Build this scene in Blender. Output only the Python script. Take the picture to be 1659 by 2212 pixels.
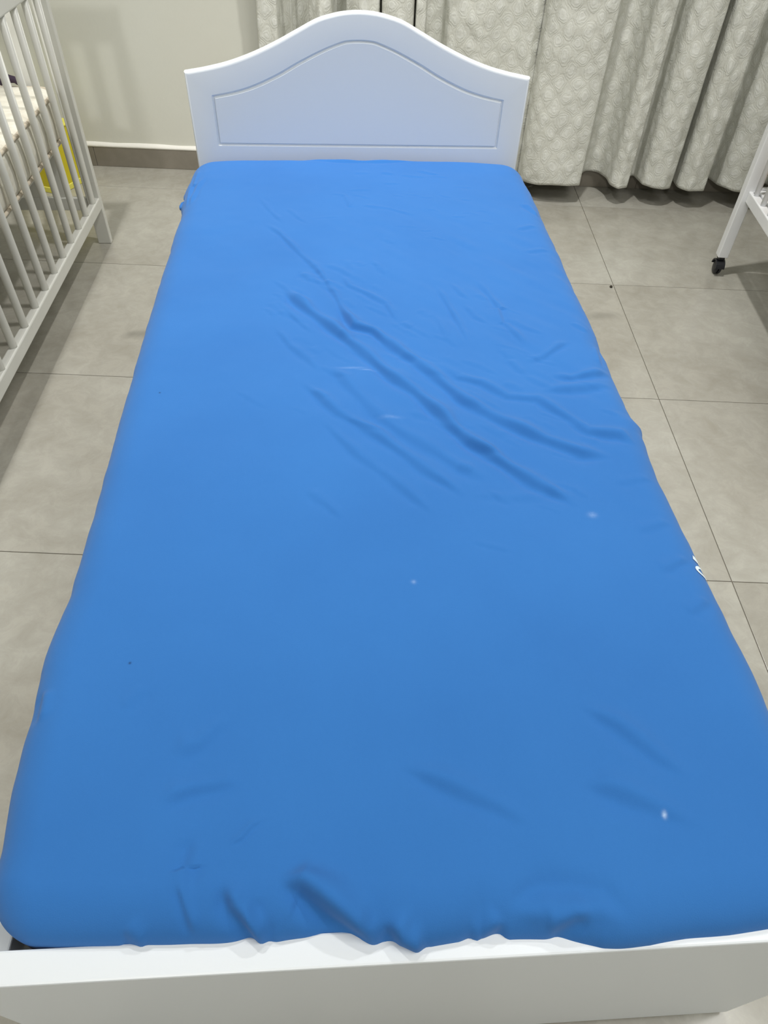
import bpy, bmesh, math
import numpy as np
from mathutils import Vector, Matrix

C = bpy.context.scene.collection
for o in list(bpy.data.objects):
    bpy.data.objects.remove(o)

# ------------------------------------------------------------------ camera
PITCH, YAW, ROLL = 0.815706748594595, 0.0022765514792870986, 0.043293580106806395
cam_data = bpy.data.cameras.new('camera')
cam_data.sensor_fit = 'HORIZONTAL'
cam_data.sensor_width = 36.0
cam_data.lens = 1480.0 / 1659.0 * 36.0
cam_data.clip_start = 0.02
cam = bpy.data.objects.new('camera', cam_data)
C.objects.link(cam)
fwd = Vector((math.sin(YAW) * math.cos(PITCH), math.cos(YAW) * math.cos(PITCH), -math.sin(PITCH)))
rgt = Vector((math.cos(YAW), -math.sin(YAW), 0))
upv = rgt.cross(fwd)
r2 = math.cos(ROLL) * rgt + math.sin(ROLL) * upv
u2 = -math.sin(ROLL) * rgt + math.cos(ROLL) * upv
M = Matrix((r2, u2, -fwd)).transposed().to_4x4()
M.translation = Vector((0, 0, 1.2471))
cam.matrix_world = M
bpy.context.scene.camera = cam

# ------------------------------------------------------------------ world, lights, exposure
w = bpy.data.worlds.new('world')
bpy.context.scene.world = w
w.use_nodes = True
w.node_tree.nodes['Background'].inputs[0].default_value = (0.9, 0.95, 1.0, 1)
w.node_tree.nodes['Background'].inputs[1].default_value = 0.05


def area(name, loc, size, power, col, target=None):
    l = bpy.data.lights.new(name, 'AREA')
    l.shape = 'RECTANGLE'
    l.size, l.size_y = size
    l.energy = power
    l.color = col
    o = bpy.data.objects.new(name, l)
    o.location = loc
    if target is not None:
        o.rotation_euler = (Vector(target) - Vector(loc)).to_track_quat('-Z', 'Y').to_euler()
    C.objects.link(o)


def spot(name, loc, power, cone, blend, radius, col, target):
    l = bpy.data.lights.new(name, 'SPOT')
    l.energy = power
    l.spot_size = math.radians(cone)
    l.spot_blend = blend
    l.shadow_soft_size = radius
    l.color = col
    o = bpy.data.objects.new(name, l)
    o.location = loc
    o.rotation_euler = (Vector(target) - Vector(loc)).to_track_quat('-Z', 'Y').to_euler()
    C.objects.link(o)


WHITE = (1.0, 0.99, 0.965)
# recessed downlights of the room and the general light behind the camera, plus an added fill
spot('downlight', (-1.02, 1.75, 2.94), 128, 100, 0.8, 0.05, WHITE, (-1.02, 1.75, 0))
spot('downlight', (0.38, 2.2, 2.94), 124, 108, 0.9, 0.05, WHITE, (0.38, 2.2, 0))
area('added_fill', (1.3, 0.35, 2.96), (1.2, 1.2), 31, WHITE)  # soft fill added to brighten the left cot's bars and the bed foot
area('ceiling_light', (-0.78, -2.35, 2.85), (0.2, 0.2), 29, WHITE, (-0.2, 1.2, 0.3))

vs = bpy.context.scene.view_settings
vs.view_transform = 'Standard'
vs.look = 'None'
vs.gamma = 1.0
vs.use_curve_mapping = False
vs.exposure = 0.38


# ------------------------------------------------------------------ helpers
def mat(name, col, rough=0.5, spec=0.5, coat=0.0):
    m = bpy.data.materials.new(name)
    m.use_nodes = True
    b = m.node_tree.nodes['Principled BSDF']
    b.inputs['Base Color'].default_value = (*col, 1)
    b.inputs['Roughness'].default_value = rough
    b.inputs['Specular IOR Level'].default_value = spec
    b.inputs['Coat Weight'].default_value = coat
    return m


class NT:
    def __init__(s, m):
        s.t = m.node_tree
        s.b = s.t.nodes['Principled BSDF']

    def n(s, typ, **kw):
        d = s.t.nodes.new(typ)
        for k, v in kw.items():
            setattr(d, k, v)
        return d

    def set(s, node, **kw):
        for k, v in kw.items():
            node.inputs[k.replace('_', ' ')].default_value = v
        return node

    def link(s, a, b):
        s.t.links.new(a, b)

    def math(s, op, a, b=None, c=None):
        d = s.n('ShaderNodeMath', operation=op)
        for i, v in enumerate((a, b, c)):
            if v is None:
                continue
            if isinstance(v, (int, float)):
                d.inputs[i].default_value = v
            else:
                s.link(v, d.inputs[i])
        return d.outputs[0]

    def noise(s, vec, scale, detail=3, rough=0.5, dist=0.0):
        d = s.n('ShaderNodeTexNoise')
        s.set(d, Scale=scale, Detail=detail, Roughness=rough, Distortion=dist)
        s.link(vec, d.inputs['Vector'])
        return d.outputs['Fac']

    def ramp(s, fac, stops):
        d = s.n('ShaderNodeValToRGB')
        e = d.color_ramp.elements
        while len(e) < len(stops):
            e.new(0.5)
        for i, (p, c) in enumerate(stops):
            e[i].position = p
            e[i].color = (*c, 1)
        s.link(fac, d.inputs[0])
        return d.outputs[0]

    def mix(s, fac, a, b, mode='MIX'):
        d = s.n('ShaderNodeMix', data_type='RGBA', blend_type=mode)
        for i, v in ((0, fac), (6, a), (7, b)):
            if isinstance(v, (int, float)):
                d.inputs[i].default_value = v
            elif isinstance(v, tuple):
                d.inputs[i].default_value = (*v, 1)
            else:
                s.link(v, d.inputs[i])
        return d.outputs[2]

    def bump(s, h, strength, dist):
        d = s.n('ShaderNodeBump')
        s.set(d, Strength=strength, Distance=dist)
        s.link(h, d.inputs['Height'])
        s.link(d.outputs[0], s.b.inputs['Normal'])
        return d


def link_mesh(name, me, m, parent=None, smooth=False):
    me.materials.append(m)
    if smooth:
        me.polygons.foreach_set('use_smooth', [True] * len(me.polygons))
    o = bpy.data.objects.new(name, me)
    C.objects.link(o)
    if parent is not None:
        o.parent = parent
    return o


def obj(name, bm, m, parent=None, smooth=False):
    bmesh.ops.recalc_face_normals(bm, faces=bm.faces)
    me = bpy.data.meshes.new(name)
    bm.to_mesh(me)
    bm.free()
    return link_mesh(name, me, m, parent, smooth)


def bx(bm, x0, x1, y0, y1, z0, z1, bevel=0.0):
    r = bmesh.ops.create_cube(bm, size=1.0)
    vs_ = r['verts']
    for v in vs_:
        v.co = Vector(((x0 + x1) / 2 + v.co.x * (x1 - x0), (y0 + y1) / 2 + v.co.y * (y1 - y0),
                       (z0 + z1) / 2 + v.co.z * (z1 - z0)))
    if bevel:
        es = list({e for v in vs_ for e in v.link_edges})
        bmesh.ops.bevel(bm, geom=es, offset=bevel, segments=2, affect='EDGES', profile=0.5)
    return bm


def box(name, m, parent, x0, x1, y0, y1, z0, z1, bevel=0.002):
    return obj(name, bx(bmesh.new(), x0, x1, y0, y1, z0, z1, bevel), m, parent)


def tube(bm, pts, r, seg=10, closed=False):
    pts = [Vector(p) for p in pts]
    n = len(pts)
    rings = []
    for i, p in enumerate(pts):
        if closed:
            t = pts[(i + 1) % n] - pts[i - 1]
        else:
            t = pts[min(i + 1, n - 1)] - pts[max(i - 1, 0)]
        t.normalize()
        a = Vector((0, 0, 1)) if abs(t.z) < 0.9 else Vector((1, 0, 0))
        u = t.cross(a).normalized()
        v = t.cross(u).normalized()
        rr = r[i] if isinstance(r, (list, tuple)) else r
        rings.append([bm.verts.new(p + rr * (math.cos(k * 2 * math.pi / seg) * u + math.sin(k * 2 * math.pi / seg) * v))
                      for k in range(seg)])
    for i in range(n if closed else n - 1):
        a, b = rings[i], rings[(i + 1) % n]
        for k in range(seg):
            bm.faces.new((a[k], a[(k + 1) % seg], b[(k + 1) % seg], b[k]))
    if not closed:
        bm.faces.new(rings[0])
        bm.faces.new(rings[-1])
    return bm


def thing(name, label, cat, loc=(0, 0, 0), rotz=0.0, group=None):
    o = bpy.data.objects.new(name, None)
    o.empty_display_size = 0.05
    C.objects.link(o)
    o.location = loc
    o.rotation_euler = (0, 0, rotz)
    return tag(o, label, cat, group)


def tag(o, label, cat, group=None):
    o['label'] = label
    o['category'] = cat
    if group:
        o['group'] = group
    return o


def struct(o):
    o['kind'] = 'structure'
    return o


def grid_mesh(name, P, m, parent=None, uv=None, keep=None):
    """P: (nv, nu, 3) array of points -> quad grid mesh."""
    nv, nu = P.shape[:2]
    idx = np.arange(nv * nu).reshape(nv, nu)
    q = np.stack([idx[:-1, :-1], idx[:-1, 1:], idx[1:, 1:], idx[1:, :-1]], -1).reshape(-1, 4)
    if keep is not None:
        q = q[keep.reshape(-1)[q].all(1)]
        used, inv = np.unique(q.reshape(-1), return_inverse=True)
        q = inv.reshape(-1, 4)
        co = P.reshape(-1, 3)[used]
        if uv is not None:
            uv = uv.reshape(-1, 2)[used]
    else:
        co = P.reshape(-1, 3)
        if uv is not None:
            uv = uv.reshape(-1, 2)
    me = bpy.data.meshes.new(name)
    me.vertices.add(len(co))
    me.vertices.foreach_set('co', co.astype(np.float32).reshape(-1))
    me.loops.add(q.size)
    me.loops.foreach_set('vertex_index', q.reshape(-1).astype(np.int32))
    me.polygons.add(len(q))
    me.polygons.foreach_set('loop_start', (np.arange(len(q)) * 4).astype(np.int32))
    me.update(calc_edges=True)
    if uv is not None:
        l = me.uv_layers.new(name='UVMap')
        l.data.foreach_set('uv', uv[q.reshape(-1)].astype(np.float32).reshape(-1))
    me.validate()
    return link_mesh(name, me, m, parent, True)


# ------------------------------------------------------------------ materials
def pos(nt):
    return nt.n('ShaderNodeNewGeometry').outputs['Position']


m_wall = mat('wall_plaster', (0.56, 0.56, 0.50), 0.75, 0.3)
nt = NT(m_wall)
nt.link(nt.ramp(nt.noise(pos(nt), 1.6, 4), [(0.3, (0.66, 0.655, 0.58)), (0.7, (0.69, 0.695, 0.63))]), nt.b.inputs['Base Color'])
nt.bump(nt.noise(pos(nt), 60, 3), 0.15, 0.003)

m_ceiling = mat('ceiling_paint', (0.8, 0.79, 0.75), 0.8, 0.2)
m_caulk = mat('white_skirting_edge', (0.86, 0.84, 0.78), 0.6)
nt = NT(m_caulk)
nt.bump(nt.noise(pos(nt), 40, 2), 0.4, 0.004)

m_skirt = mat('brown_skirting_tile', (0.2, 0.17, 0.135), 0.35)
nt = NT(m_skirt)
nt.link(nt.ramp(nt.noise(pos(nt), 14, 5, 0.6, 0.6), [(0.3, (0.21, 0.19, 0.155)), (0.7, (0.255, 0.23, 0.19))]), nt.b.inputs['Base Color'])

m_grout = mat('floor_grout', (0.16, 0.14, 0.11), 0.8, 0.2)

m_tile = mat('polished_beige_tile', (0.42, 0.39, 0.31), 0.12, 0.5)
nt = NT(m_tile)
oi = nt.n('ShaderNodeObjectInfo')
vm = nt.n('ShaderNodeVectorMath', operation='MULTIPLY_ADD')
nt.link(oi.outputs['Random'], vm.inputs[0])
vm.inputs[1].default_value = (17.0, 9.0, 5.0)
nt.link(pos(nt), vm.inputs[2])
v = vm.outputs[0]
n1 = nt.noise(v, 2.2, 6, 0.62, 0.4)
n2 = nt.noise(v, 16.0, 10, 0.72, 0.5)
base = nt.ramp(n1, [(0.3, (0.32, 0.303, 0.258)), (0.52, (0.37, 0.356, 0.31)), (0.75, (0.42, 0.41, 0.362))])
vein = nt.ramp(n2, [(0.30, (0.90, 0.89, 0.87)), (0.5, (1.0, 1.0, 1.0)), (0.60, (1.08, 1.08, 1.08)), (0.75, (0.98, 0.97, 0.95))])
col = nt.mix(1.0, base, vein, 'MULTIPLY')
nt.link(col, nt.b.inputs['Base Color'])
rr = nt.math('MULTIPLY_ADD', n2, 0.12, 0.12)
nt.link(rr, nt.b.inputs['Roughness'])

m_bed = mat('white_bed_lacquer', (0.76, 0.795, 0.82), 0.35, 0.45)
nt = NT(m_bed)
nt.bump(nt.noise(pos(nt), 220, 2), 0.06, 0.001)

m_cot = mat('off_white_cot_paint', (0.66, 0.66, 0.62), 0.38, 0.45)
nt = NT(m_cot)
nt.link(nt.ramp(nt.noise(pos(nt), 9, 4), [(0.3, (0.68, 0.68, 0.63)), (0.7, (0.73, 0.73, 0.685))]), nt.b.inputs['Base Color'])

m_cot2 = mat('bright_white_cot_paint', (0.80, 0.81, 0.82), 0.35, 0.45)
nt = NT(m_cot2)
nt.link(nt.ramp(nt.noise(pos(nt), 9, 3), [(0.3, (0.78, 0.79, 0.80)), (0.7, (0.82, 0.83, 0.84))]), nt.b.inputs['Base Color'])

m_black = mat('black_plastic', (0.012, 0.013, 0.016), 0.38)
m_hole = mat('dark_screw_hole', (0.02, 0.018, 0.015), 0.7)
m_darkfab = mat('dark_mattress_fabric', (0.03, 0.03, 0.045), 0.7)
nt = NT(m_darkfab)
nt.bump(nt.noise(pos(nt), 400, 2), 0.3, 0.001)
m_piping = mat('grey_purple_piping', (0.22, 0.19, 0.26), 0.5)
m_peg = mat('brown_wood', (0.14, 0.075, 0.045), 0.45)
m_yellow = mat('yellow_plastic', (0.60, 0.50, 0.012), 0.45)
nt = NT(m_yellow)
nt.link(nt.ramp(nt.noise(pos(nt), 6, 3), [(0.3, (0.56, 0.46, 0.01)), (0.7, (0.66, 0.56, 0.02))]), nt.b.inputs['Base Color'])
m_yellow2 = mat('pale_yellow_trim', (0.78, 0.72, 0.12), 0.45)
m_purple = mat('dark_purple_cloth', (0.035, 0.02, 0.04), 0.8)
m_crumb = mat('dark_crumb', (0.03, 0.025, 0.015), 0.8)
m_print = mat('white_sheet_print', (0.72, 0.84, 0.92), 0.7)

m_tick = mat('cream_quilted_ticking', (0.80, 0.78, 0.70), 0.8, 0.2)
nt = NT(m_tick)
tc = nt.n('ShaderNodeTexCoord').outputs['Object']
nn = nt.noise(tc, 14, 3, 0.5, 1.0)
nt.link(nt.ramp(nn, [(0.35, (0.64, 0.61, 0.52)), (0.6, (0.72, 0.70, 0.61))]), nt.b.inputs['Base Color'])
nt.bump(nn, 0.6, 0.012)
m_tickpipe = mat('beige_mattress_piping', (0.62, 0.55, 0.44), 0.75, 0.2)
m_tan = mat('tan_mattress_fabric', (0.55, 0.43, 0.28), 0.8, 0.2)
nt = NT(m_tan)
tc = nt.n('ShaderNodeTexCoord').outputs['Object']
nt.link(nt.ramp(nt.noise(tc, 22, 2, 0.5, 1.5), [(0.42, (0.62, 0.52, 0.38)), (0.5, (0.42, 0.27, 0.15)), (0.58, (0.62, 0.52, 0.38))]), nt.b.inputs['Base Color'])

# blue sheet: woven cotton with a few faint pale rubs and specks
m_sheet = mat('blue_cotton_sheet', (0.05, 0.26, 0.74), 0.85, 0.15)
nt = NT(m_sheet)
nt.b.inputs['Sheen Weight'].default_value = 0.12
nt.b.inputs['Sheen Roughness'].default_value = 0.5
tc = nt.n('ShaderNodeTexCoord').outputs['Object']
sep = nt.n('ShaderNodeSeparateXYZ')
nt.link(tc, sep.inputs[0])
X, Y = sep.outputs[0], sep.outputs[1]
base = nt.ramp(nt.noise(tc, 5, 4), [(0.3, (0.029, 0.150, 0.44)), (0.7, (0.032, 0.162, 0.465))])
tot = None
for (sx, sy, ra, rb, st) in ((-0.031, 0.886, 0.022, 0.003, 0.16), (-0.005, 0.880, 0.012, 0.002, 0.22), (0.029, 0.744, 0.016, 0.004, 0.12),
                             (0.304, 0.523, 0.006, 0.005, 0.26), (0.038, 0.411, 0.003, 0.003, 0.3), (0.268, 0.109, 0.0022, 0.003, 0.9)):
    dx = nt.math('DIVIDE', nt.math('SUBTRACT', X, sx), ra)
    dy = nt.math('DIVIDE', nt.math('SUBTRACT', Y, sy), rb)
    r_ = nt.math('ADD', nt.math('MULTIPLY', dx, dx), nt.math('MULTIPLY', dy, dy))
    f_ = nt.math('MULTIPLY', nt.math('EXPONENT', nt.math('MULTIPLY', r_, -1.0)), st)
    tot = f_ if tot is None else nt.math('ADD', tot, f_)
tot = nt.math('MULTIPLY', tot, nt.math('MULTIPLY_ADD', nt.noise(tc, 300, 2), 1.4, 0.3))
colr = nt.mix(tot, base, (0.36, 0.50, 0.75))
dk = None
for (sx, sy) in ((-0.301, 0.304), (-0.353, 0.82)):
    dx = nt.math('DIVIDE', nt.math('SUBTRACT', X, sx), 0.0016)
    dy = nt.math('DIVIDE', nt.math('SUBTRACT', Y, sy), 0.0016)
    r_ = nt.math('ADD', nt.math('MULTIPLY', dx, dx), nt.math('MULTIPLY', dy, dy))
    f_ = nt.math('MULTIPLY', nt.math('EXPONENT', nt.math('MULTIPLY', r_, -1.0)), 0.8)
    dk = f_ if dk is None else nt.math('ADD', dk, f_)
colr = nt.mix(dk, colr, (0.01, 0.03, 0.1))
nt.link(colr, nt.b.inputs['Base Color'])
nt.bump(nt.noise(tc, 900, 2, 0.6), 0.35, 0.0006)

# jacquard curtain cloth: ogee lattice with contour lines, from the UV laid along the cloth
m_curt = mat('cream_jacquard_cloth', (0.56, 0.56, 0.50), 0.6, 0.3)
nt = NT(m_curt)
uvn = nt.n('ShaderNodeUVMap')
uvn.uv_map = 'UVMap'
nz = nt.n('ShaderNodeTexNoise')
nt.set(nz, Scale=20.0, Detail=4.0)
nt.link(uvn.outputs[0], nz.inputs['Vector'])
vm = nt.n('ShaderNodeVectorMath', operation='MULTIPLY_ADD')
nt.link(nz.outputs['Color'], vm.inputs[0])
vm.inputs[1].default_value = (0.045, 0.045, 0)
nt.link(uvn.outputs[0], vm.inputs[2])
sep = nt.n('ShaderNodeSeparateXYZ')
nt.link(vm.outputs[0], sep.inputs[0])
U, V = sep.outputs[0], sep.outputs[1]
cu = nt.math('COSINE', nt.math('MULTIPLY', U, 2 * math.pi / 0.072))
cv = nt.math('COSINE', nt.math('MULTIPLY', V, 2 * math.pi / 0.088))
lat = nt.math('ADD', cu, cv)
rings_ = nt.math('SINE', nt.math('MULTIPLY', lat, 8.5))
medal = nt.math('SMOOTH_MAX', nt.math('ABSOLUTE', lat), 0.2, 0.3)
colf = nt.math('MULTIPLY_ADD', rings_, 0.16, nt.math('MULTIPLY_ADD', medal, 0.28, 0.2))
nt.link(nt.ramp(colf, [(0.15, (0.59, 0.59, 0.53)), (0.55, (0.65, 0.655, 0.60)), (0.9, (0.71, 0.715, 0.67))]), nt.b.inputs['Base Color'])
hh = nt.math('ADD', nt.math('MULTIPLY', rings_, 0.28), nt.math('ADD', nt.math('MULTIPLY', nt.noise(uvn.outputs[0], 42, 5, 0.65, 0.8), 2.4), medal))
nt.bump(hh, 0.5, 0.0016)

# ------------------------------------------------------------------ room
WALL_Y = 3.30
XL, XR, YN, HC = -2.7, 3.0, -3.0, 3.0
struct(obj('wall_back', bx(bmesh.new(), XL - .1, XR + .1, WALL_Y, WALL_Y + .12, 0, HC), m_wall))
struct(obj('wall_left', bx(bmesh.new(), XL - .12, XL, YN, WALL_Y, 0, HC), m_wall))
struct(obj('wall_right', bx(bmesh.new(), XR, XR + .12, YN, WALL_Y, 0, HC), m_wall))
struct(obj('wall_front', bx(bmesh.new(), XL - .1, XR + .1, YN - .12, YN, 0, HC), m_wall))
struct(obj('ceiling', bx(bmesh.new(), XL - .1, XR + .1, YN - .1, WALL_Y + .1, HC, HC + .1), m_ceiling))

# floor: grout bed with every tile laid on it
T = 0.69
TX = 1.27
SX, SY = 0.81776, 2.37790
floor = struct(obj('floor', bx(bmesh.new(), XL, XR, YN, WALL_Y, -0.06, -0.0022), m_grout))
cache = {}
g = 0.0011
ix0, ix1 = math.floor((XL - SX) / TX), math.ceil((XR - SX) / TX)
iy0, iy1 = math.floor((YN - SY) / T), math.ceil((WALL_Y - SY) / T)
for i in range(ix0, ix1):
    for j in range(iy0, iy1):
        x0, x1 = max(SX + i * TX, XL), min(SX + (i + 1) * TX, XR)
        y0, y1 = max(SY + j * T, YN), min(SY + (j + 1) * T, WALL_Y)
        if x1 - x0 < .01 or y1 - y0 < .01:
            continue
        key = (round(x1 - x0, 4), round(y1 - y0, 4))
        if key not in cache:
            bm = bx(bmesh.new(), g, key[0] - g, g, key[1] - g, -0.006, 0, 0.0006)
            me = bpy.data.meshes.new('tile')
            bmesh.ops.recalc_face_normals(bm, faces=bm.faces)
            bm.to_mesh(me)
            bm.free()
            me.materials.append(m_tile)
            cache[key] = me
        t = bpy.data.objects.new('tile', cache[key])
        C.objects.link(t)
        t.location = (x0, y0, 0)
        t.parent = floor

# skirting: tile pieces on the back wall with a painted caulk edge on top
base = struct(obj('baseboard_back', bx(bmesh.new(), XL, XR, WALL_Y - .006, WALL_Y, 0, .083), m_grout))
x = XL
k = 0
for x in np.arange(-2.62, XR, 0.62):
    x0, x1 = max(x, XL), min(x + .62, XR)
    t = obj('skirting_tile', bx(bmesh.new(), x0 + .0008, x1 - .0008, WALL_Y - .012, WALL_Y - .004, 0.0005, .084, .001), m_skirt, base)
n = 240
bm = bmesh.new()
rng = np.random.default_rng(4)
hv = np.interp(np.linspace(0, 60, n), np.arange(61), rng.uniform(-.0022, .0022, 61))
prev = None
for i in range(n):
    xx = XL + (XR - XL) * i / (n - 1)
    zt = .0985 + hv[i]
    ring = [bm.verts.new(c) for c in ((xx, WALL_Y + .002, .083), (xx, WALL_Y - .0135, .083), (xx, WALL_Y - .012, .090),
                                      (xx, WALL_Y - .004, zt), (xx, WALL_Y + .002, zt + .001))]
    if prev:
        for a in range(4):
            bm.faces.new((prev[a], prev[a + 1], ring[a + 1], ring[a]))
    prev = ring
struct(obj('trim_1', bm, m_caulk, None, True))
for nm, args in (('baseboard_left', (XL, XL + .012, YN, WALL_Y)), ('baseboard_right', (XR - .012, XR, YN, WALL_Y)), ('baseboard_front', (XL, XR, YN, YN + .012))):
    struct(obj(nm, bx(bmesh.new(), *args, 0.0, .084), m_skirt))

# ------------------------------------------------------------------ bed
TH = math.radians(4.8)
BED = (0.04, 0.13, 0.0)
bed = thing('bed', 'white single bed with an arched panelled headboard and low flat footboard', 'bed', BED, TH)

cx = 0.012
TOPC = [(0, .868), (.03, .8665), (.06, .862), (.105, .850), (.155, .827), (.21, .801), (.27, .7765), (.33, .757), (.387, .744), (.4435, .7345)]
GRC = [(0, .811), (.03, .8095), (.045, .8065), (.092, .790), (.155, .762), (.21, .7345), (.275, .708), (.325, .694), (.381, .6835)]


def spline(tab, x):
    """smooth (Catmull-Rom) lookup of a symmetric table"""
    xs = [p[0] for p in tab]
    zs = [p[1] for p in tab]
    x = min(abs(x), xs[-1])
    i = max(0, min(len(xs) - 2, int(np.searchsorted(xs, x, 'right')) - 1))

    def sl(j):
        if j == 0:
            return 0.0
        if j == len(xs) - 1:
            return (zs[-1] - zs[-2]) / (xs[-1] - xs[-2])
        return (zs[j + 1] - zs[j - 1]) / (xs[j + 1] - xs[j - 1])
    h = xs[i + 1] - xs[i]
    t = (x - xs[i]) / h
    return ((2 * t**3 - 3 * t**2 + 1) * zs[i] + (t**3 - 2 * t**2 + t) * h * sl(i) + (-2 * t**3 + 3 * t**2) * zs[i + 1] + (t**3 - t**2) * h * sl(i + 1))


def headboard(y0=1.886, thick=0.024):
    N = 141
    W = 0.4435
    bm = bmesh.new()

    def loop(tab, half, zb, inset, y):
        """top and bottom rows of points, moved inward by inset"""
        top, bot = [], []
        hw = half - inset
        for i in range(N):
            x = -hw + 2 * hw * i / (N - 1)
            xo = x * half / hw
            z = spline(tab, xo)
            dz = (spline(tab, min(xo + .002, half)) - spline(tab, max(xo - .002, -half))) / .004
            top.append(bm.verts.new((cx + x, y, z - inset * math.sqrt(1 + dz * dz))))
            bot.append(bm.verts.new((cx + x, y, zb + inset)))
        return top, bot

    def bridge(a, b):
        (t0, b0), (t1, b1) = a, b
        for i in range(N - 1):
            bm.faces.new((t0[i], t0[i + 1], t1[i + 1], t1[i]))
            bm.faces.new((b0[i], b1[i], b1[i + 1], b0[i + 1]))
        bm.faces.new((t0[0], t1[0], b1[0], b0[0]))
        bm.faces.new((t0[-1], b0[-1], b1[-1], t1[-1]))
    zb = 0.28
    yb = y0 + thick
    L = [loop(TOPC, W, zb, .004, yb), loop(TOPC, W, zb, .001, yb - .002), loop(TOPC, W, zb, 0, yb - .005), loop(TOPC, W, zb, 0, y0 + .006),
         loop(TOPC, W, zb, .0012, y0 + .0025), loop(TOPC, W, zb, .004, y0 + .0005), loop(TOPC, W, zb, .007, y0),
         loop(GRC, .3815, .5625, 0, y0), loop(GRC, .3815, .5625, .0015, y0 + .003), loop(GRC, .3815, .5625, .0045, y0 + .0055),
         loop(GRC, .3815, .5625, .0062, y0 + .003), loop(GRC, .3815, .5625, .0078, y0)]
    for a, b in zip(L[:-1], L[1:]):
        bridge(a, b)
    for t, b in (L[0], L[-1]):
        for i in range(N - 1):
            bm.faces.new((t[i], t[i + 1], b[i + 1], b[i]))
    o = obj('headboard', bm, m_bed, bed, True)
    return o


hb = headboard()
for p in hb.data.polygons:
    p.use_smooth = True
me = hb.data
try:
    me.set_sharp_from_angle(angle=math.radians(38))
except Exception:
    pass
for sx in (-1, 1):
    box('leg', m_bed, bed, cx + sx * .405 - .035, cx + sx * .405 + .035, 1.888, 1.908, 0, .30)

FX0, FX1 = -0.418, 0.503
box('footboard', m_bed, bed, FX0, FX1, 0, .0285, .012, .5065, .0022)
for sx in (FX0 + .03, FX1 - .05):
    box('foot', m_bed, bed, sx, sx + .05, .003, .0255, 0, .0125, .001)
for x0, x1 in ((-.416, -.392), (.418, .442)):
    box('side_rail', m_bed, bed, x0, x1, .0285, 1.886, .26, .44)
for i in range(9):
    y = .16 + i * .2
    box('bed_slat', m_bed, bed, -.392, .418, y, y + .07, .385, .40, .001)


# ------------------------------------------------------------------ mattress and sheet
def rrect(hx0, hx1, y0, y1, r, z, n=8):
    pts = []
    for (cx_, cy_, a0) in ((hx1 - r, y1 - r, 0), (hx0 + r, y1 - r, 90), (hx0 + r, y0 + r, 180), (hx1 - r, y0 + r, 270)):
        for k in range(n + 1):
            a = math.radians(a0 + 90 * k / n)
            pts.append((cx_ + r * math.cos(a), cy_ + r * math.sin(a), z))
    return pts


def loft(sections, m, name, parent, cap=True):
    bm = bmesh.new()
    rings = [[bm.verts.new(p) for p in s] for s in sections]
    for a, b in zip(rings[:-1], rings[1:]):
        for k in range(len(a)):
            bm.faces.new((a[k], a[(k + 1) % len(a)], b[(k + 1) % len(a)], b[k]))
    bm.faces.new(rings[0])
    bm.faces.new(rings[-1])
    return obj(name, bm, m, parent, True)


mat_t = thing('mattress', 'dark mattress corner showing under the blue sheet at the bed foot', 'mattress', BED, TH)
secs = []
for z, ins, rc in ((.4005, .012, .03), (.410, .004, .03), (.425, 0, .03), (.455, 0, .03), (.478, .010, .035), (.500, .028, .05), (.515, .05, .07), (.522, .08, .08)):
    secs.append(rrect(-.388 + ins, .414 - ins, .040 + ins, 1.872 - ins, rc, z))
loft(secs, m_darkfab, 'mattress_cover', mat_t)
for z, o_ in ((.4065, -.001), (.470, .0035)):
    bm = bmesh.new()
    tube(bm, rrect(-.388 + o_, .414 - o_, .0415 + o_, 1.870 - o_, .03, z, 10), .0035, 8, True)
    obj('piping', bm, m_piping, mat_t, True)

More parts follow.
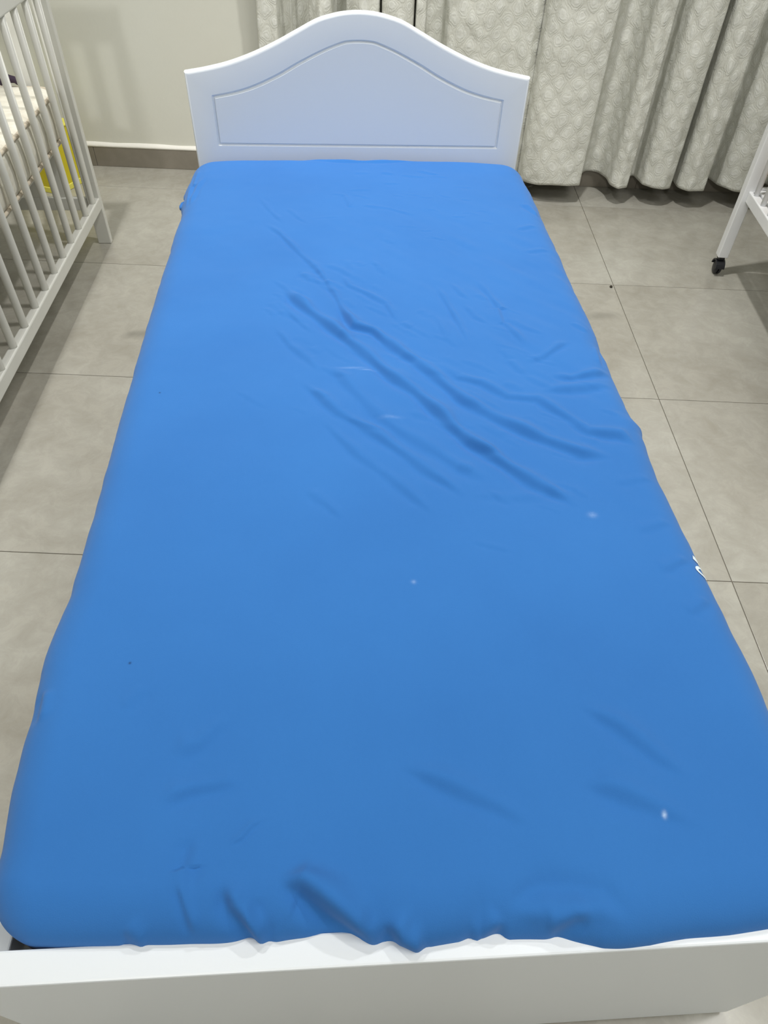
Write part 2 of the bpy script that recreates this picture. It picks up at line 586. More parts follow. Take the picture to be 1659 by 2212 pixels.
CREASES = [
    ([(-0.169,1.162),(-0.113,1.076),(-0.066,1.012),(-0.006,0.923),(0.03,0.862),(0.073,0.81),(0.108,0.75),(0.129,0.709),(0.159,0.669),(0.197,0.625),(0.231,0.586),(0.273,0.552),(0.288,0.534)], 0.011, 0.75),
    ([(-0.221,1.458),(-0.181,1.399),(-0.137,1.311),(-0.1,1.245),(-0.079,1.19),(-0.058,1.127),(-0.045,1.071),(-0.027,1.019),(0.009,1.003),(0.041,0.946)], 0.007, 0.5),
    ([(-0.053,1.092),(-0.028,1.023),(0.014,0.997),(0.052,0.937),(0.095,0.88),(0.122,0.835),(0.153,0.784),(0.189,0.748),(0.231,0.713),(0.269,0.685),(0.318,0.652),(0.373,0.642)], 0.011, 0.62),
    ([(0.127,0.88),(0.151,0.851),(0.192,0.834),(0.228,0.798),(0.28,0.789),(0.304,0.758),(0.336,0.723),(0.364,0.699)], 0.009, 0.5),
    ([(0.312,0.738),(0.345,0.703),(0.392,0.694),(0.418,0.671)], 0.01, 0.55),
    ([(0.278,0.895),(0.318,0.912),(0.36,0.949),(0.38,0.963)], 0.008, 0.4),
    ([(0.311,0.858),(0.353,0.849),(0.402,0.861),(0.436,0.873)], 0.009, 0.5),
    ([(0.287,0.814),(0.345,0.816),(0.427,0.828)], 0.011, 0.4),
    ([(-0.124,0.85),(-0.093,0.806),(-0.059,0.758),(-0.027,0.73),(0.007,0.696),(0.046,0.653),(0.071,0.618),(0.101,0.589),(0.129,0.556)], 0.01, 0.45),
    ([(-0.074,0.899),(-0.043,0.837),(-0.015,0.787),(0.003,0.751),(0.043,0.705),(0.088,0.663),(0.125,0.621),(0.174,0.587)], 0.012, 0.3),
    ([(-0.179,1.028),(-0.143,0.954),(-0.11,0.911),(-0.078,0.857)], 0.008, 0.3),
    ([(-0.088,0.747),(-0.057,0.697),(-0.029,0.655),(0.013,0.61),(0.046,0.567),(0.083,0.518)], 0.009, 0.3),
    ([(-0.109,0.584),(-0.077,0.552),(-0.052,0.522)], 0.008, 0.25),
    ([(-0.176,1.118),(-0.134,1.043),(-0.098,0.99)], 0.006, 0.3),
    ([(-0.244,1.605),(-0.223,1.546),(-0.2,1.498),(-0.177,1.451)], 0.006, 0.3),
    ([(-0.178,1.547),(-0.148,1.491),(-0.12,1.452)], 0.006, 0.25),
    ([(-0.038,1.634),(-0.024,1.557),(-0.003,1.555)], 0.006, 0.35),
    ([(-0.003,1.566),(0.074,1.543),(0.137,1.498)], 0.006, 0.2),
    ([(-0.049,1.227),(-0.034,1.173),(-0.0,1.143),(0.039,1.103),(0.051,1.06),(0.063,1.029)], 0.007, 0.45),
    ([(-0.192,1.201),(-0.152,1.149),(-0.101,1.083)], 0.006, 0.3),
    ([(0.018,1.284),(0.045,1.215)], 0.006, 0.25),
    ([(0.145,1.182),(0.163,1.096),(0.177,1.017),(0.186,0.948)], 0.006, 0.45),
    ([(0.178,1.188),(0.193,1.141),(0.209,1.114)], 0.006, 0.35),
    ([(0.194,1.101),(0.21,1.051),(0.235,1.021)], 0.006, 0.35),
    ([(0.232,1.202),(0.251,1.141),(0.265,1.082),(0.264,1.027),(0.278,0.987),(0.294,0.942)], 0.007, 0.42),
    ([(0.245,0.91),(0.258,0.884),(0.272,0.859)], 0.007, 0.35),
    ([(0.13,1.065),(0.143,0.999),(0.144,0.959)], 0.006, 0.25),
    ([(0.393,1.027),(0.422,0.997)], 0.006, 0.35),
    ([(0.405,1.581),(0.434,1.515)], 0.008, 0.6),
    ([(0.365,1.431),(0.419,1.451)], 0.007, 0.35),
    ([(0.36,1.32),(0.425,1.332)], 0.007, 0.3),
    ([(0.351,0.582),(0.42,0.596)], 0.008, 0.2),
    ([(0.356,0.486),(0.417,0.507)], 0.008, 0.25),
    ([(0.366,0.414),(0.419,0.441)], 0.008, 0.35),
    ([(0.38,0.345),(0.421,0.372)], 0.008, 0.3),
    ([(0.129,0.562),(0.203,0.556),(0.259,0.559)], 0.009, 0.15),
    ([(-0.214,0.07),(-0.204,0.048),(-0.194,0.028)], 0.005, 0.45),
    ([(-0.172,0.069),(-0.161,0.048),(-0.141,0.031),(-0.128,0.016)], 0.008, 0.7),
    ([(-0.147,0.055),(-0.137,0.035),(-0.129,0.016)], 0.006, -0.4),
    ([(-0.123,0.067),(-0.097,0.06),(-0.069,0.04),(-0.039,0.02),(-0.028,0.008)], 0.012, 0.75),
    ([(-0.021,0.032),(-0.006,0.014),(0.018,0.005)], 0.009, 0.7),
    ([(-0.201,0.112),(-0.206,0.082),(-0.2,0.056)], 0.008, -0.25),
    ([(-0.133,0.125),(-0.147,0.116),(-0.156,0.105),(-0.17,0.099)], 0.004, 0.4),
    ([(-0.156,0.161),(-0.211,0.153),(-0.244,0.14)], 0.01, 0.25),
    ([(-0.178,0.232),(-0.207,0.201),(-0.237,0.189)], 0.011, 0.25),
    ([(-0.272,0.272),(-0.296,0.242)], 0.008, 0.2),
    ([(-0.261,0.036),(-0.242,0.022)], 0.007, 0.3),
    ([(-0.003,0.173),(0.029,0.157),(0.066,0.138),(0.099,0.123),(0.135,0.101)], 0.011, 0.28),
    ([(0.205,0.234),(0.245,0.204),(0.28,0.166),(0.311,0.14)], 0.011, 0.26),
    ([(0.184,0.145),(0.224,0.132),(0.27,0.109),(0.303,0.094)], 0.012, 0.25),
    ([(0.09,0.032),(0.131,0.041),(0.183,0.037),(0.212,0.017)], 0.012, -0.3),
    ([(0.062,0.007),(0.082,0.019),(0.093,0.024)], 0.008, 0.5),
    ([(-0.419,1.824),(-0.417,1.692),(-0.417,1.567)], 0.005, 0.8),
    ([(-0.387,1.744),(-0.399,1.664),(-0.406,1.567)], 0.006, 0.5),
    ([(-0.148,1.855),(0.003,1.836),(0.167,1.847)], 0.008, 0.35),
    ([(0.129,0.013),(0.158,0.025),(0.175,0.024)], 0.01, 0.35),
    ([(-0.394,0.28),(-0.389,0.235)], 0.007, 0.5),
    ([(0.431,0.962),(0.421,0.888)], 0.006, 0.5),
]


LEFT = [(2.0, -.446), (1.935, -.444), (1.78, -.440), (1.70, -.444), (1.621, -.443), (1.58, -.436), (1.505, -.432), (1.282, -.431), (1.097, -.428),
        (.941, -.425), (.807, -.421), (.692, -.417), (.591, -.414), (.494, -.411), (.424, -.409), (.374, -.412), (.312, -.416), (.261, -.412),
        (.207, -.409), (.157, -.406), (.112, -.402), (.0, -.400)]
RIGHT = [(2.0, .466), (1.847, .464), (1.78, .4655), (1.707, .468), (1.607, .465), (1.489, .458), (1.371, .459), (1.222, .455), (1.109, .454),
         (1.016, .456), (.968, .450), (.93, .452), (.886, .447), (.818, .448), (.761, .447), (.736, .456), (.713, .450), (.662, .447),
         (.619, .445), (.549, .446), (.485, .448), (.443, .446), (.395, .447), (.306, .448), (.221, .447), (.0, .447)]
FOOT = [(-.5, .036), (-.40, .034), (-.358, .032), (-.324, .029), (-.256, .026), (-.206, .026), (-.146, .0255), (-.12, .021), (-.077, .021), (-.034, .014), (-.003, .011),
        (.023, .010), (.05, .012), (.070, .018), (.085, .013), (.097, .010), (.141, .010), (.184, .003), (.229, .003), (.266, .006), (.308, .008), (.351, .012), (.40, .018), (.5, .03)]


def tab(t, q):
    t = sorted(t)
    return np.interp(q, [a for a, b in t], [b for a, b in t])


def vnoise(x, y, scale, seed):
    r = np.random.default_rng(seed)
    G = r.uniform(-1, 1, (256, 256))
    X_, Y_ = x / scale + 40, y / scale + 40
    i, j = np.floor(X_).astype(int), np.floor(Y_).astype(int)
    fx, fy = X_ - i, Y_ - j
    fx, fy = fx * fx * (3 - 2 * fx), fy * fy * (3 - 2 * fy)
    i %= 255
    j %= 255
    return (G[i, j] * (1 - fx) + G[i + 1, j] * fx) * (1 - fy) + (G[i, j + 1] * (1 - fx) + G[i + 1, j + 1] * fx) * fy


W0, ZT = .375, .541
F0 = .012
AX = .053           # horizontal radius of the rounded edge


def profile(o, bz, curl):
    """o = distance along the cloth past the flat top -> (horizontal, drop)"""
    arc = 1.3 * (AX + bz) / 2 * 1.6
    th = np.clip((o - F0) / arc, 0, 1) * math.radians(150)
    hor = np.minimum(o, F0) + AX * np.where(th <= math.pi / 2, np.sin(th), 1 - curl * (1 - np.sin(th)))
    drop = bz * (1 - np.cos(th)) + np.maximum(0, o - F0 - arc)
    return hor, drop


def surf(u, v):
    """cloth coordinates (bed frame) -> points; u across, v along"""
    Y0, Y1 = .065, 1.886 - .055
    ox = np.maximum(0, np.abs(u - cx) - W0)
    sx = np.sign(u - cx)
    oy = np.where(v < Y0, Y0 - v, np.where(v > Y1, v - Y1, 0))
    sy = np.where(v < Y0, -1.0, 1.0)
    o = np.hypot(ox, oy)
    oo = np.maximum(o, 1e-9)
    dx, dy = ox / oo, oy / oo
    bz = .036 + .009 * dx * dx + np.where(sy > 0, .01, 0) * dy
    hor, drop = profile(o, bz, .25)
    hx = hor * dx
    hy = hor * dy * np.where(sy > 0, .80, 1.0)
    xi = np.clip(u, cx - W0, cx + W0)
    yi = np.clip(v, Y0, Y1)
    x = xi + sx * hx
    y = yi + sy * hy
    nomh = W0 + F0 + AX
    wx = np.clip((np.abs(x - cx) - .27) / .14, 0, 1)
    wx = wx * wx * (3 - 2 * wx)
    sh = np.where(sx > 0, tab(RIGHT, y) - (cx + nomh), tab(LEFT, y) - (cx - nomh))
    x = x + wx * sh
    wy = np.clip((.12 - y) / .10, 0, 1)
    wy = wy * wy * (3 - 2 * wy)
    y = y + wy * tab(FOOT, x)
    # slight crown of the mattress and sag towards the foot and head corners
    z = ZT - drop - .010 * np.clip((np.abs(x - cx) - .15) / .3, 0, 1)**2 * np.clip((v - 1.5) / .4, 0, 1) - .004 * np.clip((.3 - v) / .3, 0, 1)
    return np.stack([x, y, z], -1), o


# many faint short pleats beside the long ones, running the same way
_r = np.random.default_rng(11)
for _ in range(95):
    q1, q2 = _r.uniform(0, 1), _r.normal(0, 1)
    px_, py_ = -.16 + .50 * q1 + .09 * q2, 1.22 - .62 * q1 + .09 * q2
    an_ = math.radians(-52 + 22 * q1 + _r.normal(0, 7))
    ln_ = _r.uniform(.03, .10)
    dx_, dy_ = math.cos(an_) * ln_ / 2, math.sin(an_) * ln_ / 2
    if abs(px_) < .40:
        CREASES.append(([(px_ - dx_, py_ - dy_), (px_ + _r.normal(0, .004), py_ + _r.normal(0, .004)), (px_ + dx_, py_ + dy_)], _r.uniform(.004, .009), _r.uniform(.08, .26)))
for _ in range(26):
    px_, py_ = _r.uniform(-.1, .36), _r.uniform(1.35, 1.78)
    an_ = math.radians(_r.uniform(-40, 10))
    ln_ = _r.uniform(.03, .08)
    dx_, dy_ = math.cos(an_) * ln_ / 2, math.sin(an_) * ln_ / 2
    CREASES.append(([(px_ - dx_, py_ - dy_), (px_, py_ + _r.normal(0, .004)), (px_ + dx_, py_ + dy_)], _r.uniform(.004, .008), _r.uniform(.08, .22)))


def crease_height(x, y):
    h = np.zeros_like(x)
    for pts, wd, a in CREASES:
        P = np.array(pts)
        seg = np.hypot(*(P[1:] - P[:-1]).T)
        cum = np.concatenate([[0], np.cumsum(seg)])
        Lt = cum[-1]
        R = wd * 4.5
        msk = (x > P[:, 0].min() - R) & (x < P[:, 0].max() + R) & (y > P[:, 1].min() - R) & (y < P[:, 1].max() + R)
        if not msk.any():
            continue
        xs, ys = x[msk], y[msk]
        best = np.full(xs.shape, 1e9)
        sd = np.zeros_like(xs)
        tt = np.zeros_like(xs)
        for k in range(len(seg)):
            ax, ay = P[k]
            ex, ey = (P[k + 1] - P[k]) / max(seg[k], 1e-9)
            rx, ry = xs - ax, ys - ay
            t = np.clip(rx * ex + ry * ey, 0, seg[k])
            qx, qy = rx - t * ex, ry - t * ey
            d = np.hypot(qx, qy)
            # positive on the foot side of the line
            nx, ny = (ey, -ex) if -ex < 0 else (-ey, ex)
            s = qx * nx + qy * ny
            up = d < best
            best = np.where(up, d, best)
            sd = np.where(up, np.where(s >= 0, d, -d), sd)
            tt = np.where(up, cum[k] + t, tt)
        tn = tt / Lt
        tp = min(.25, .05 / Lt)
        e0, e1 = np.clip(tn / tp, 0, 1), np.clip((1 - tn) / tp, 0, 1)
        env = e0 * e0 * (3 - 2 * e0) * e1 * e1 * (3 - 2 * e1) * (1 + .15 * np.sin(tt * 43 + wd * 500))
        wl = .85 * wd * (.86 + .14 * np.sin(tt * 60 + wd * 900))
        wl = wl * (.55 + .45 * np.minimum(e0, e1))
        q = sd / wl
        prof = -q * np.exp(-q * q / 2) + .35 * np.exp(-((q + 1.3) / 1.5)**2)
        h[msk] += a * wl * env * prof * (1.25 if P[:, 1].mean() > .2 else 1.8)
    return h


def sheet_points(u, v):
    P, o = surf(u, v)
    e = 1.5e-3
    A, _ = surf(u + e, v)
    B, _ = surf(u - e, v)
    Cc, _ = surf(u, v + e)
    D, _ = surf(u, v - e)
    N = np.cross(A - B, Cc - D)
    N /= np.maximum(np.linalg.norm(N, axis=-1, keepdims=True), 1e-9)
    x, y = P[..., 0], P[..., 1]
    h = crease_height(x, y)
    h += .0016 * vnoise(x, y, .16, 1) + .0008 * vnoise(x * .8 + y * .6, y * .8 - x * .6, .065, 2) + .00025 * vnoise(x, y, .025, 3)
    # right-hand half pulled into fine diagonal pleats
    rp = np.clip((x + .15) / .3, 0, 1) * np.clip((y - .45) / .3, 0, 1) * np.clip((1.7 - y) / .3, 0, 1)
    dg = x * .75 + y * .66
    h += .0012 * rp * vnoise(dg * 1.0, (y * .75 - x * .66) * .28, .022, 5)
    # lower end looser: longer waves running up from the footboard
    fp = np.clip((.30 - y) / .2, 0, 1)
    h += .0022 * fp * vnoise(x, y * .35, .05, 6)
    # gathered sides
    sd = np.clip((o - .03) / .05, 0, 1)
    h += sd * (.0016 * vnoise(y * 1.0, x * .2, .028, 7) + .0022 * vnoise(y, x * .2, .09, 8))
    return P + N * h[..., None], o


ucount, vcount = 460, 780
uu = np.linspace(cx - W0 - .175, cx + W0 + .175, ucount)
vv = np.linspace(.065 - .155, 1.831 + .13, vcount)
Ug, Vg = np.meshgrid(uu, vv)
PS, OV = sheet_points(Ug, Vg)
hem = .165 + .012 * np.sin(Vg * 21) + .008 * np.sin(Ug * 33)
# the sheet has ridden up at the near left corner
hem = hem - .050 * np.exp(-(((Ug + .46) / .07)**2 + ((Vg - .0) / .08)**2))
keep = OV < hem
sh = grid_mesh('fitted_sheet', PS, m_sheet, None, None, keep)
sh.location = BED
sh.rotation_euler = (0, 0, TH)
tag(sh, 'wrinkled bright blue fitted sheet stretched over the mattress', 'sheet')
# bunched hem poking out on the left side near the headboard
for (yy, xx, rr_, ln) in ((1.735, -.445, .0055, .028), (1.675, -.447, .006, .022)):
    bm = bmesh.new()
    pts = [(xx + .006, yy + ln, .492), (xx - .002, yy + ln * .5, .488), (xx - .004, yy, .486), (xx - .002, yy - ln * .5, .487), (xx + .006, yy - ln, .490)]
    tube(bm, pts, [rr_ * .4, rr_ * .95, rr_, rr_ * .95, rr_ * .4], 12)
    obj('hem_fold', bm, m_sheet, sh, True)


# white print at the right edge: the visible left parts of two letters
def decal(pts2, wd, name='printed_letter'):
    """ribbon laid on the cloth following (u, v) points"""
    Q = np.array(pts2, float)
    d = np.gradient(Q, axis=0)
    d /= np.linalg.norm(d, axis=1, keepdims=True)
    nrm = np.stack([-d[:, 1], d[:, 0]], 1)
    wv = np.array(wd)[:, None] if hasattr(wd, '__len__') else wd
    grid = np.stack([Q - nrm * wv / 2, Q, Q + nrm * wv / 2], 1)
    P_, _ = sheet_points(grid[..., 0], grid[..., 1])
    # lift a hair above the cloth
    A_, _ = surf(grid[..., 0] + .001, grid[..., 1])
    B_, _ = surf(grid[..., 0] - .001, grid[..., 1])
    C_, _ = surf(grid[..., 0], grid[..., 1] + .001)
    D_, _ = surf(grid[..., 0], grid[..., 1] - .001)
    Nn = np.cross(A_ - B_, C_ - D_)
    Nn /= np.linalg.norm(Nn, axis=-1, keepdims=True)
    o = grid_mesh(name, P_ + Nn * .0009, m_print, sh)
    return o


def arcpts(c, r, a0, a1, n=14):
    return [(c[0] + r[0] * math.cos(math.radians(a0 + (a1 - a0) * k / (n - 1))), c[1] + r[1] * math.sin(math.radians(a0 + (a1 - a0) * k / (n - 1)))) for k in range(n)]


def uv_at(x, y):
    """cloth coordinates of the point of the upper edge at bed position x, y"""
    us = np.linspace(.36, .46, 400)
    p_, _ = sheet_points(us, np.full_like(us, y))
    k_ = int(np.argmax(p_[:, 0]))
    j_ = int(np.searchsorted(p_[:k_, 0], x))
    return (float(us[min(j_, k_)]), y)


e0 = uv_at(.4275, .449)[0]
decal([(e0, .4500), (e0 + .004, .4485), (e0 + .009, .4465), (e0 + .016, .4445), (e0 + .028, .441)], [.0085, .010, .0085, .005, .004])
e1 = uv_at(.4235, .425)[0]
decal(arcpts((e1 + .024, .4260), (.024, .0095), 100, 262), .0046)

# ------------------------------------------------------------------ left cot
OL = (-1.089, 2.535, 0.0)
LR = math.radians(5.0)
cot = thing('cot', 'grey-white wooden cot with round side bars standing left of the bed', 'cot', OL, LR)
LW, LLn = .64, 1.40
PT = .90
for (px0, px1) in ((-.049, 0), (-LW, -LW + .049)):
    for (py0, py1) in ((0, .024), (-LLn - .024, -LLn)):
        box('post', m_cot, cot, px0, px1, py0, py1, 0, PT, .003)
# long sides: rails and round bars
for x0, x1 in ((-.026, 0), (-LW, -LW + .026)):
    xm = (x0 + x1) / 2
    box('bottom_rail', m_cot, cot, x0, x1, -LLn, 0, .134, .174, .004)
    box('top_rail', m_cot, cot, x0 - .004, x1 + .001, -LLn, 0, .795, .842, .005)
    me_bar = None
    for i in range(13):
        y = -.050 - .1025 * i
        if me_bar is None:
            bm = bmesh.new()
            tube(bm, [(xm, 0, .172), (xm, 0, .178), (xm, 0, .18), (xm, 0, .5), (xm, 0, .797)], [.0105, .0105, .0108, .0108, .0108], 14)
            b_ = obj('bar', bm, m_cot, cot, True)
            me_bar = b_.data
        else:
            b_ = bpy.data.objects.new('bar', me_bar)
            C.objects.link(b_)
            b_.parent = cot
        b_.location = (0, y, 0)
# ends: flat wide slats
for y0, y1 in ((.002, .022), (-LLn - .022, -LLn - .002)):
    box('end_rail', m_cot, cot, -LW + .049, -.049, y0, y1, .125, .170, .003)
    box('end_rail', m_cot, cot, -LW + .049, -.049, y0, y1, .80, .90, .004)
    for i in range(5):
        x1 = -.106 - i * .096
        box('flat_slat', m_cot, cot, x1 - .048, x1, y0 + .005, y1 - .005, .168, .802, .002)
box('mattress_base', m_cot, cot, -LW + .06, -.06, -LLn, 0, .375, .399, .002)

def dense(pts, step=.006):
    out = []
    for p, q in zip(pts, pts[1:] + pts[:1]):
        L_ = math.hypot(q[0] - p[0], q[1] - p[1])
        k_ = max(1, round(L_ / step))
        for j_ in range(k_):
            t_ = j_ / k_
            out.append((p[0] + (q[0] - p[0]) * t_, p[1] + (q[1] - p[1]) * t_, p[2]))
    return out


cm = thing('cot_mattress', 'cream quilted cot mattress with beige piping inside the left cot', 'mattress', OL, LR)
MX0, MX1, MY0, MY1 = -LW + .034, -.036, -LLn + .01, -.012
mpath = dense(rrect(MX0, MX1, MY0, MY1, .07, 0, 10))
ncen = np.roll(np.array(mpath), -1, 0) - np.roll(np.array(mpath), 1, 0)
nrm_ = np.stack([ncen[:, 1], -ncen[:, 0]], 1)
nrm_ /= np.linalg.norm(nrm_, axis=1, keepdims=True)
arc_ = np.concatenate([[0], np.cumsum(np.hypot(*(np.array(mpath)[1:, :2] - np.array(mpath)[:-1, :2]).T))])


def msec(z, out, puff):
    a_ = np.abs(np.sin(arc_ * math.pi / .064)) ** .7
    P_ = np.array(mpath)[:, :2] + nrm_ * (out + puff * (a_ - .5))[:, None]
    return [(p[0], p[1], z) for p in P_]


secs = [msec(.3995, -.012, 0), msec(.404, -.004, 0), msec(.412, -.005, .0), msec(.417, -.001, .003), (msec(.430, .002, .004)), msec(.448, .003, .005), msec(.470, .004, .006),
        msec(.492, .003, .005), msec(.510, .002, .004), msec(.522, -.001, .003), msec(.527, -.005, 0), msec(.533, -.008, 0), msec(.539, -.022, 0)]
loft(secs, m_tick, 'mattress_cover', cm)
for z in (.409, .530):
    bm = bmesh.new()
    tube(bm, rrect(MX0, MX1, MY0, MY1, .07, z, 10), .0055, 8, True)
    obj('piping', bm, m_tickpipe, cm, True)

bm = bmesh.new()
tube(bm, [(-.205, -.035, .545), (-.195, -.034, .556), (-.175, -.033, .562), (-.155, -.032, .558), (-.147, -.032, .545)], [.005, .010, .012, .010, .005], 10)
o = obj('folded_cloth', bm, m_purple, None, True)
o.location = OL
o.rotation_euler = (0, 0, LR)
tag(o, 'small dark purple cloth on the far edge of the cream cot mattress', 'cloth')

# ------------------------------------------------------------------ yellow box behind the left cot
yb = thing('yellow_box', 'bright yellow box on the floor behind the left cot by the wall', 'box', (-1.432, 2.955, 0), math.radians(-19))
bm = bmesh.new()
bx(bm, -.27, 0, 0, .19, .022, .232, .004)
obj('box_body', bm, m_yellow, yb)
bm = bmesh.new()
bx(bm, -.274, .003, -.003, .193, 0, .024, .003)
obj('bottom_trim', bm, m_yellow2, yb)['label'] = 'pale yellow bottom trim'
box('lid', m_yellow2, yb, -.274, .003, -.003, .193, .232, .240, .003)

# ------------------------------------------------------------------ right cot
OR = (1.232, 2.494, 0.0)
RR = math.radians(-4.0)
cot2 = thing('wheeled_cot', 'bright white cot on a black caster standing right of the bed', 'cot', OR, RR)
RW, RL = .62, 1.22
pw = .0185


def caster(px, py):
    c = obj('caster', bx(bmesh.new(), px - .012, px + .012, py - .012, py + .012, .056, .074, .003), m_black, cot2)
    for s in (-1, 1):
        bm = bmesh.new()
        # each wheel is a domed disc under a hood
        ring = []
        for (r_, dx_) in ((.0, .0125), (.012, .0122), (.021, .010), (.0245, .006), (.0245, .002), (.020, .0005)):
            ring.append([bm.verts.new((px + s * (.0015 + dx_), py + r_ * math.cos(a * math.pi / 12), .0245 + r_ * math.sin(a * math.pi / 12))) for a in range(24)] if r_ > 0 else None)
        cap = bm.verts.new((px + s * .014, py, .0245))
        for a in range(24):
            bm.faces.new((cap, ring[1][a], ring[1][(a + 1) % 24]))
        for A, B in zip(ring[1:-1], ring[2:]):
            for a in range(24):
                bm.faces.new((A[a], A[(a + 1) % 24], B[(a + 1) % 24], B[a]))
        bm.faces.new(ring[-1])
        obj('wheel', bm, m_black, c, True)
    bm = bmesh.new()
    hood = []
    for a in range(13):
        an = math.radians(10 + 160 * a / 12)
        hood.append([bm.verts.new((px + sx_ * .0165, py + rr2 * math.cos(an), .0245 + rr2 * math.sin(an))) for sx_, rr2 in ((-1, .0265), (-1, .031), (1, .031), (1, .0265))])
    for A, B in zip(hood[:-1], hood[1:]):
        for q in range(4):
            bm.faces.new((A[q], A[(q + 1) % 4], B[(q + 1) % 4], B[q]))
    bm.faces.new(hood[0])
    bm.faces.new(hood[-1])
    obj('hood', bm, m_black, c)


for px, py in ((0, .01), (0, -RL - .01), (RW, .01), (RW, -RL - .01)):
    box('post', m_cot2, cot2, px - pw, px + pw, py - pw, py + pw, .068, .98, .003)
    caster(px, py)
yA, yB = -RL - .01 + pw, .01 - pw
for xs_, flip in ((0.0, 1), (RW, -1)):
    x0, x1 = (-.003, .024) if flip == 1 else (RW - .024, RW + .003)
    box('side_rail', m_cot2, cot2, x0, x1, yA, yB, .275, .312, .003)
    box('side_rail', m_cot2, cot2, x0, x1, yA, yB, .90, .94, .004)
    me_bar = None
    for i in range(14):
        y = -.046 - .0815 * i
        if me_bar is None:
            bm = bmesh.new()
            tube(bm, [(x0 + .0135, 0, .311), (x0 + .0135, 0, .6), (x0 + .0135, 0, .901)], .0085, 12)
            b_ = obj('bar', bm, m_cot2, cot2, True)
            me_bar = b_.data
        else:
            b_ = bpy.data.objects.new('bar', me_bar)
            C.objects.link(b_)
            b_.parent = cot2
        b_.location = (0, y, 0)
for yy in (.01, -RL - .01):
    box('end_rail', m_cot2, cot2, pw, RW - pw, yy - .010, yy + .010, .285, .32, .003)
    box('end_rail', m_cot2, cot2, pw, RW - pw, yy - .010, yy + .010, .90, .94, .004)
    for i in range(5):
        x0 = .075 + i * .1
        box('flat_slat', m_cot2, cot2, x0, x0 + .05, yy - .007, yy + .007, .319, .901, .002)
for (hx, hy, hz, ax) in ((.0115, -.022, .3118, 'z'), (.008, -.0087, .468, 'y')):
    bm = bmesh.new()
    pts = [(hx, hy, hz - .001), (hx, hy, hz + .0006)] if ax == 'z' else [(hx, hy + .001, hz), (hx, hy - .0006, hz)]
    tube(bm, pts, .0038, 12)
    obj('screw_hole', bm, m_hole, cot2)['label'] = 'dark screw hole'
bm = bmesh.new()
tube(bm, [(.028, .004, .372), (.030, .004, .372), (.034, .004, .372), (.09, .003, .372), (.094, .003, .372)], [.004, .008, .0095, .0095, .005], 12)
obj('peg', bm, m_peg, cot2, True)['label'] = 'brown wooden peg'
box('mattress_base', m_cot2, cot2, .026, RW - .026, yA, yB, .305, .318, .002)
cm2 = thing('tan_cot_mattress', 'tan and brown patterned mattress edge behind the bars of the right cot', 'mattress', OR, RR)
secs = []
for z, ins, rc in ((.319, .01, .02), (.33, .002, .025), (.37, 0, .03), (.415, .003, .03), (.428, .012, .025)):
    secs.append(rrect(.032 + ins, RW - .032 - ins, yA + .01 + ins, yB - .022 - ins, rc, z, 8))
loft(secs, m_tan, 'mattress_cover', cm2)

# ------------------------------------------------------------------ curtains
def curtain(name, plan, label, z0, seed, ztop=2.72):
    P = np.array(plan, float)
    # smooth the plan line: dense resample, then a short moving average
    s = np.concatenate([[0], np.cumsum(np.hypot(*(P[1:] - P[:-1]).T))])
    n = int(s[-1] / .004)
    q = np.linspace(0, s[-1], n)
    X_ = np.interp(q, s, P[:, 0])
    Y_ = np.interp(q, s, P[:, 1])
    for _ in range(3):
        X_[1:-1] = (X_[:-2] + X_[1:-1] * 2 + X_[2:]) / 4
        Y_[1:-1] = (Y_[:-2] + Y_[1:-1] * 2 + Y_[2:]) / 4
    for _ in range(2):
        k = np.array([1, 2, 3, 2, 1]) / 9
        X_ = np.concatenate([X_[:2], np.convolve(X_, k, 'valid'), X_[-2:]])
        Y_ = np.concatenate([Y_[:2], np.convolve(Y_, k, 'valid'), Y_[-2:]])
    zz = np.concatenate([np.linspace(0, 1.0, 90), np.linspace(1.03, ztop - z0, 40)]) + z0
    XX = np.repeat(X_[None], len(zz), 0)
    YY = np.repeat(Y_[None], len(zz), 0)
    ZZ = np.repeat(zz[:, None], len(X_), 1)
    ymid = 3.17
    hgt = np.clip((ZZ - z0) / 2.2, 0, 1)
    YY = ymid + (YY - ymid) * (1 - .25 * hgt)
    # small creases in the cloth and an uneven hem
    XX = XX + .006 * vnoise(q[None] + 0 * ZZ, ZZ, .35, seed) * (1 - hgt)
    YY = YY + .0035 * vnoise(q[None] + 0 * ZZ, ZZ, .07, seed + 1) + .002 * vnoise(q[None] * 1.0 + ZZ * .6, ZZ - q[None] * .5, .03, seed + 2)
    YY = np.minimum(YY, WALL_Y - .012)
    ZZ = ZZ + (np.exp(-(ZZ - z0) / .12)) * (.006 * vnoise(q[None] + 0 * ZZ, 0 * ZZ, .11, seed + 3))
    # stitched hem: a shallow line 9 cm up
    YY = YY - .0015 * np.exp(-((ZZ - z0 - .085) / .004)**2)
    uv = np.stack([np.repeat(q[None], len(zz), 0), ZZ], -1)
    o = grid_mesh(name, np.stack([XX, YY, ZZ], -1), m_curt, None, uv)
    md = o.modifiers.new('thickness', 'SOLIDIFY')
    md.thickness = .0014
    return tag(o, label, 'curtain', None)


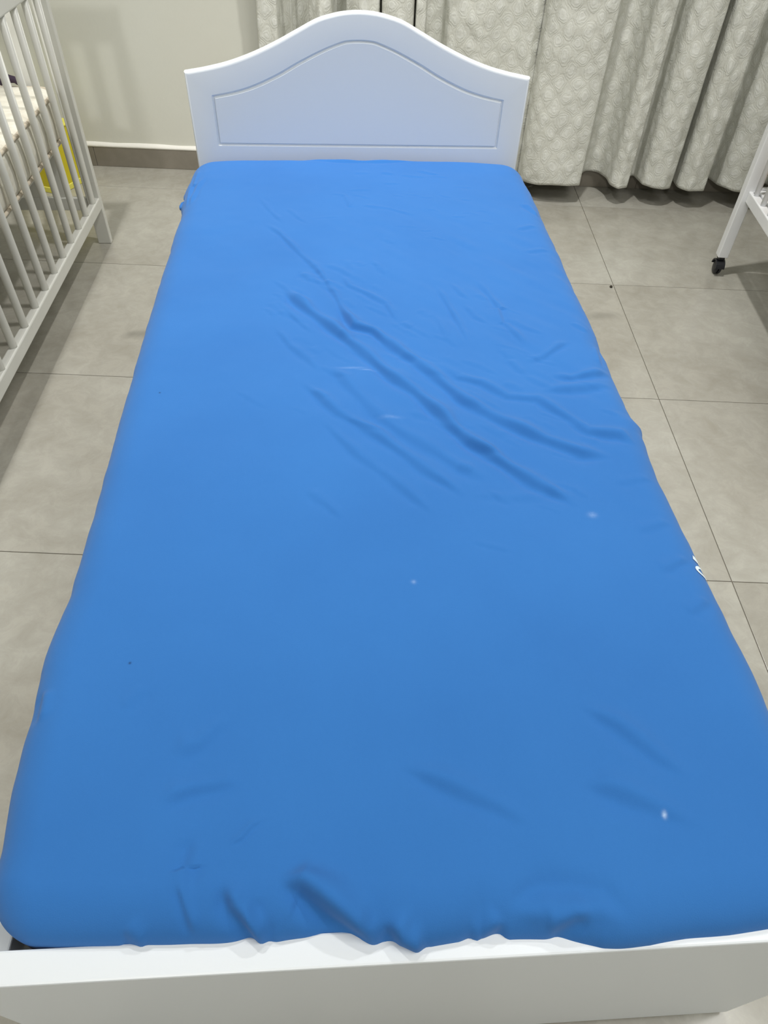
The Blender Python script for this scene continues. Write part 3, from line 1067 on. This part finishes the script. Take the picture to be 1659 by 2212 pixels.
PL = [(-.580, 3.25), (-.570, 3.20), (-.49, 3.20), (-.482, 3.26), (-.445, 3.25), (-.438, 3.19), (-.424, 3.25), (-.37, 3.265), (-.362, 3.16), (-.31, 3.10), (-.268, 3.13),
      (-.262, 3.24), (-.222, 3.26), (-.217, 3.16), (-.16, 3.11), (-.092, 3.13), (-.086, 3.22), (-.083, 3.12), (-.02, 3.10), (.034, 3.13), (.040, 3.22), (.045, 3.12), (.084, 3.125),
      (.090, 3.26), (.155, 3.27), (.175, 3.20), (.30, 3.165), (.43, 3.20), (.50, 3.165), (.54, 3.20), (.58, 3.24)]
PR = [(.535, 3.19), (.545, 3.13), (.575, 3.10), (.62, 3.078), (.73, 3.07), (.797, 3.085), (.800, 3.20), (.85, 3.262), (.90, 3.25), (.925, 3.19), (.928, 3.12), (.955, 3.083), (1.003, 3.10), (1.012, 3.20),
      (1.05, 3.23), (1.066, 3.12), (1.10, 3.085), (1.15, 3.08), (1.192, 3.105), (1.194, 3.26), (1.222, 3.26), (1.226, 3.12), (1.26, 3.072), (1.33, 3.085), (1.345, 3.20), (1.39, 3.24), (1.41, 3.15), (1.46, 3.09), (1.56, 3.08),
      (1.59, 3.20), (1.65, 3.22), (1.67, 3.10), (1.76, 3.08), (1.85, 3.10), (1.87, 3.22), (1.93, 3.24), (1.95, 3.11), (2.05, 3.09), (2.12, 3.12)]
curtain('curtain', PL, 'cream patterned curtain with narrow folds behind the arched headboard', .08, 21)
curtain('curtain', PR, 'cream patterned curtain with deep folds hanging right of the bed', .078, 41)

rail = thing('curtain_rail', 'white ceiling curtain rail above the cream curtains', 'curtain rail', (0, 3.17, 2.72))
box('rail', m_bed, rail, -.7, 2.3, -.05, .05, 0, .02)
box('bracket', m_bed, rail, -.6, -.57, -.01, .13, .02, .28)
box('bracket', m_bed, rail, 2.1, 2.13, -.01, .13, .02, .28)

# ------------------------------------------------------------------ crumb on the floor
bm = bmesh.new()
bmesh.ops.create_icosphere(bm, subdivisions=2, radius=.0055)
rng = np.random.default_rng(3)
for vtx in bm.verts:
    vtx.co *= 1 + rng.uniform(-.25, .2)
    vtx.co.z = max(vtx.co.z * .75, -.0035)
o = obj('crumb', bm, m_crumb)
o.location = (.805, 2.357, .0035)
tag(o, 'tiny dark crumb on the beige floor tiles right of the bed', 'crumb')
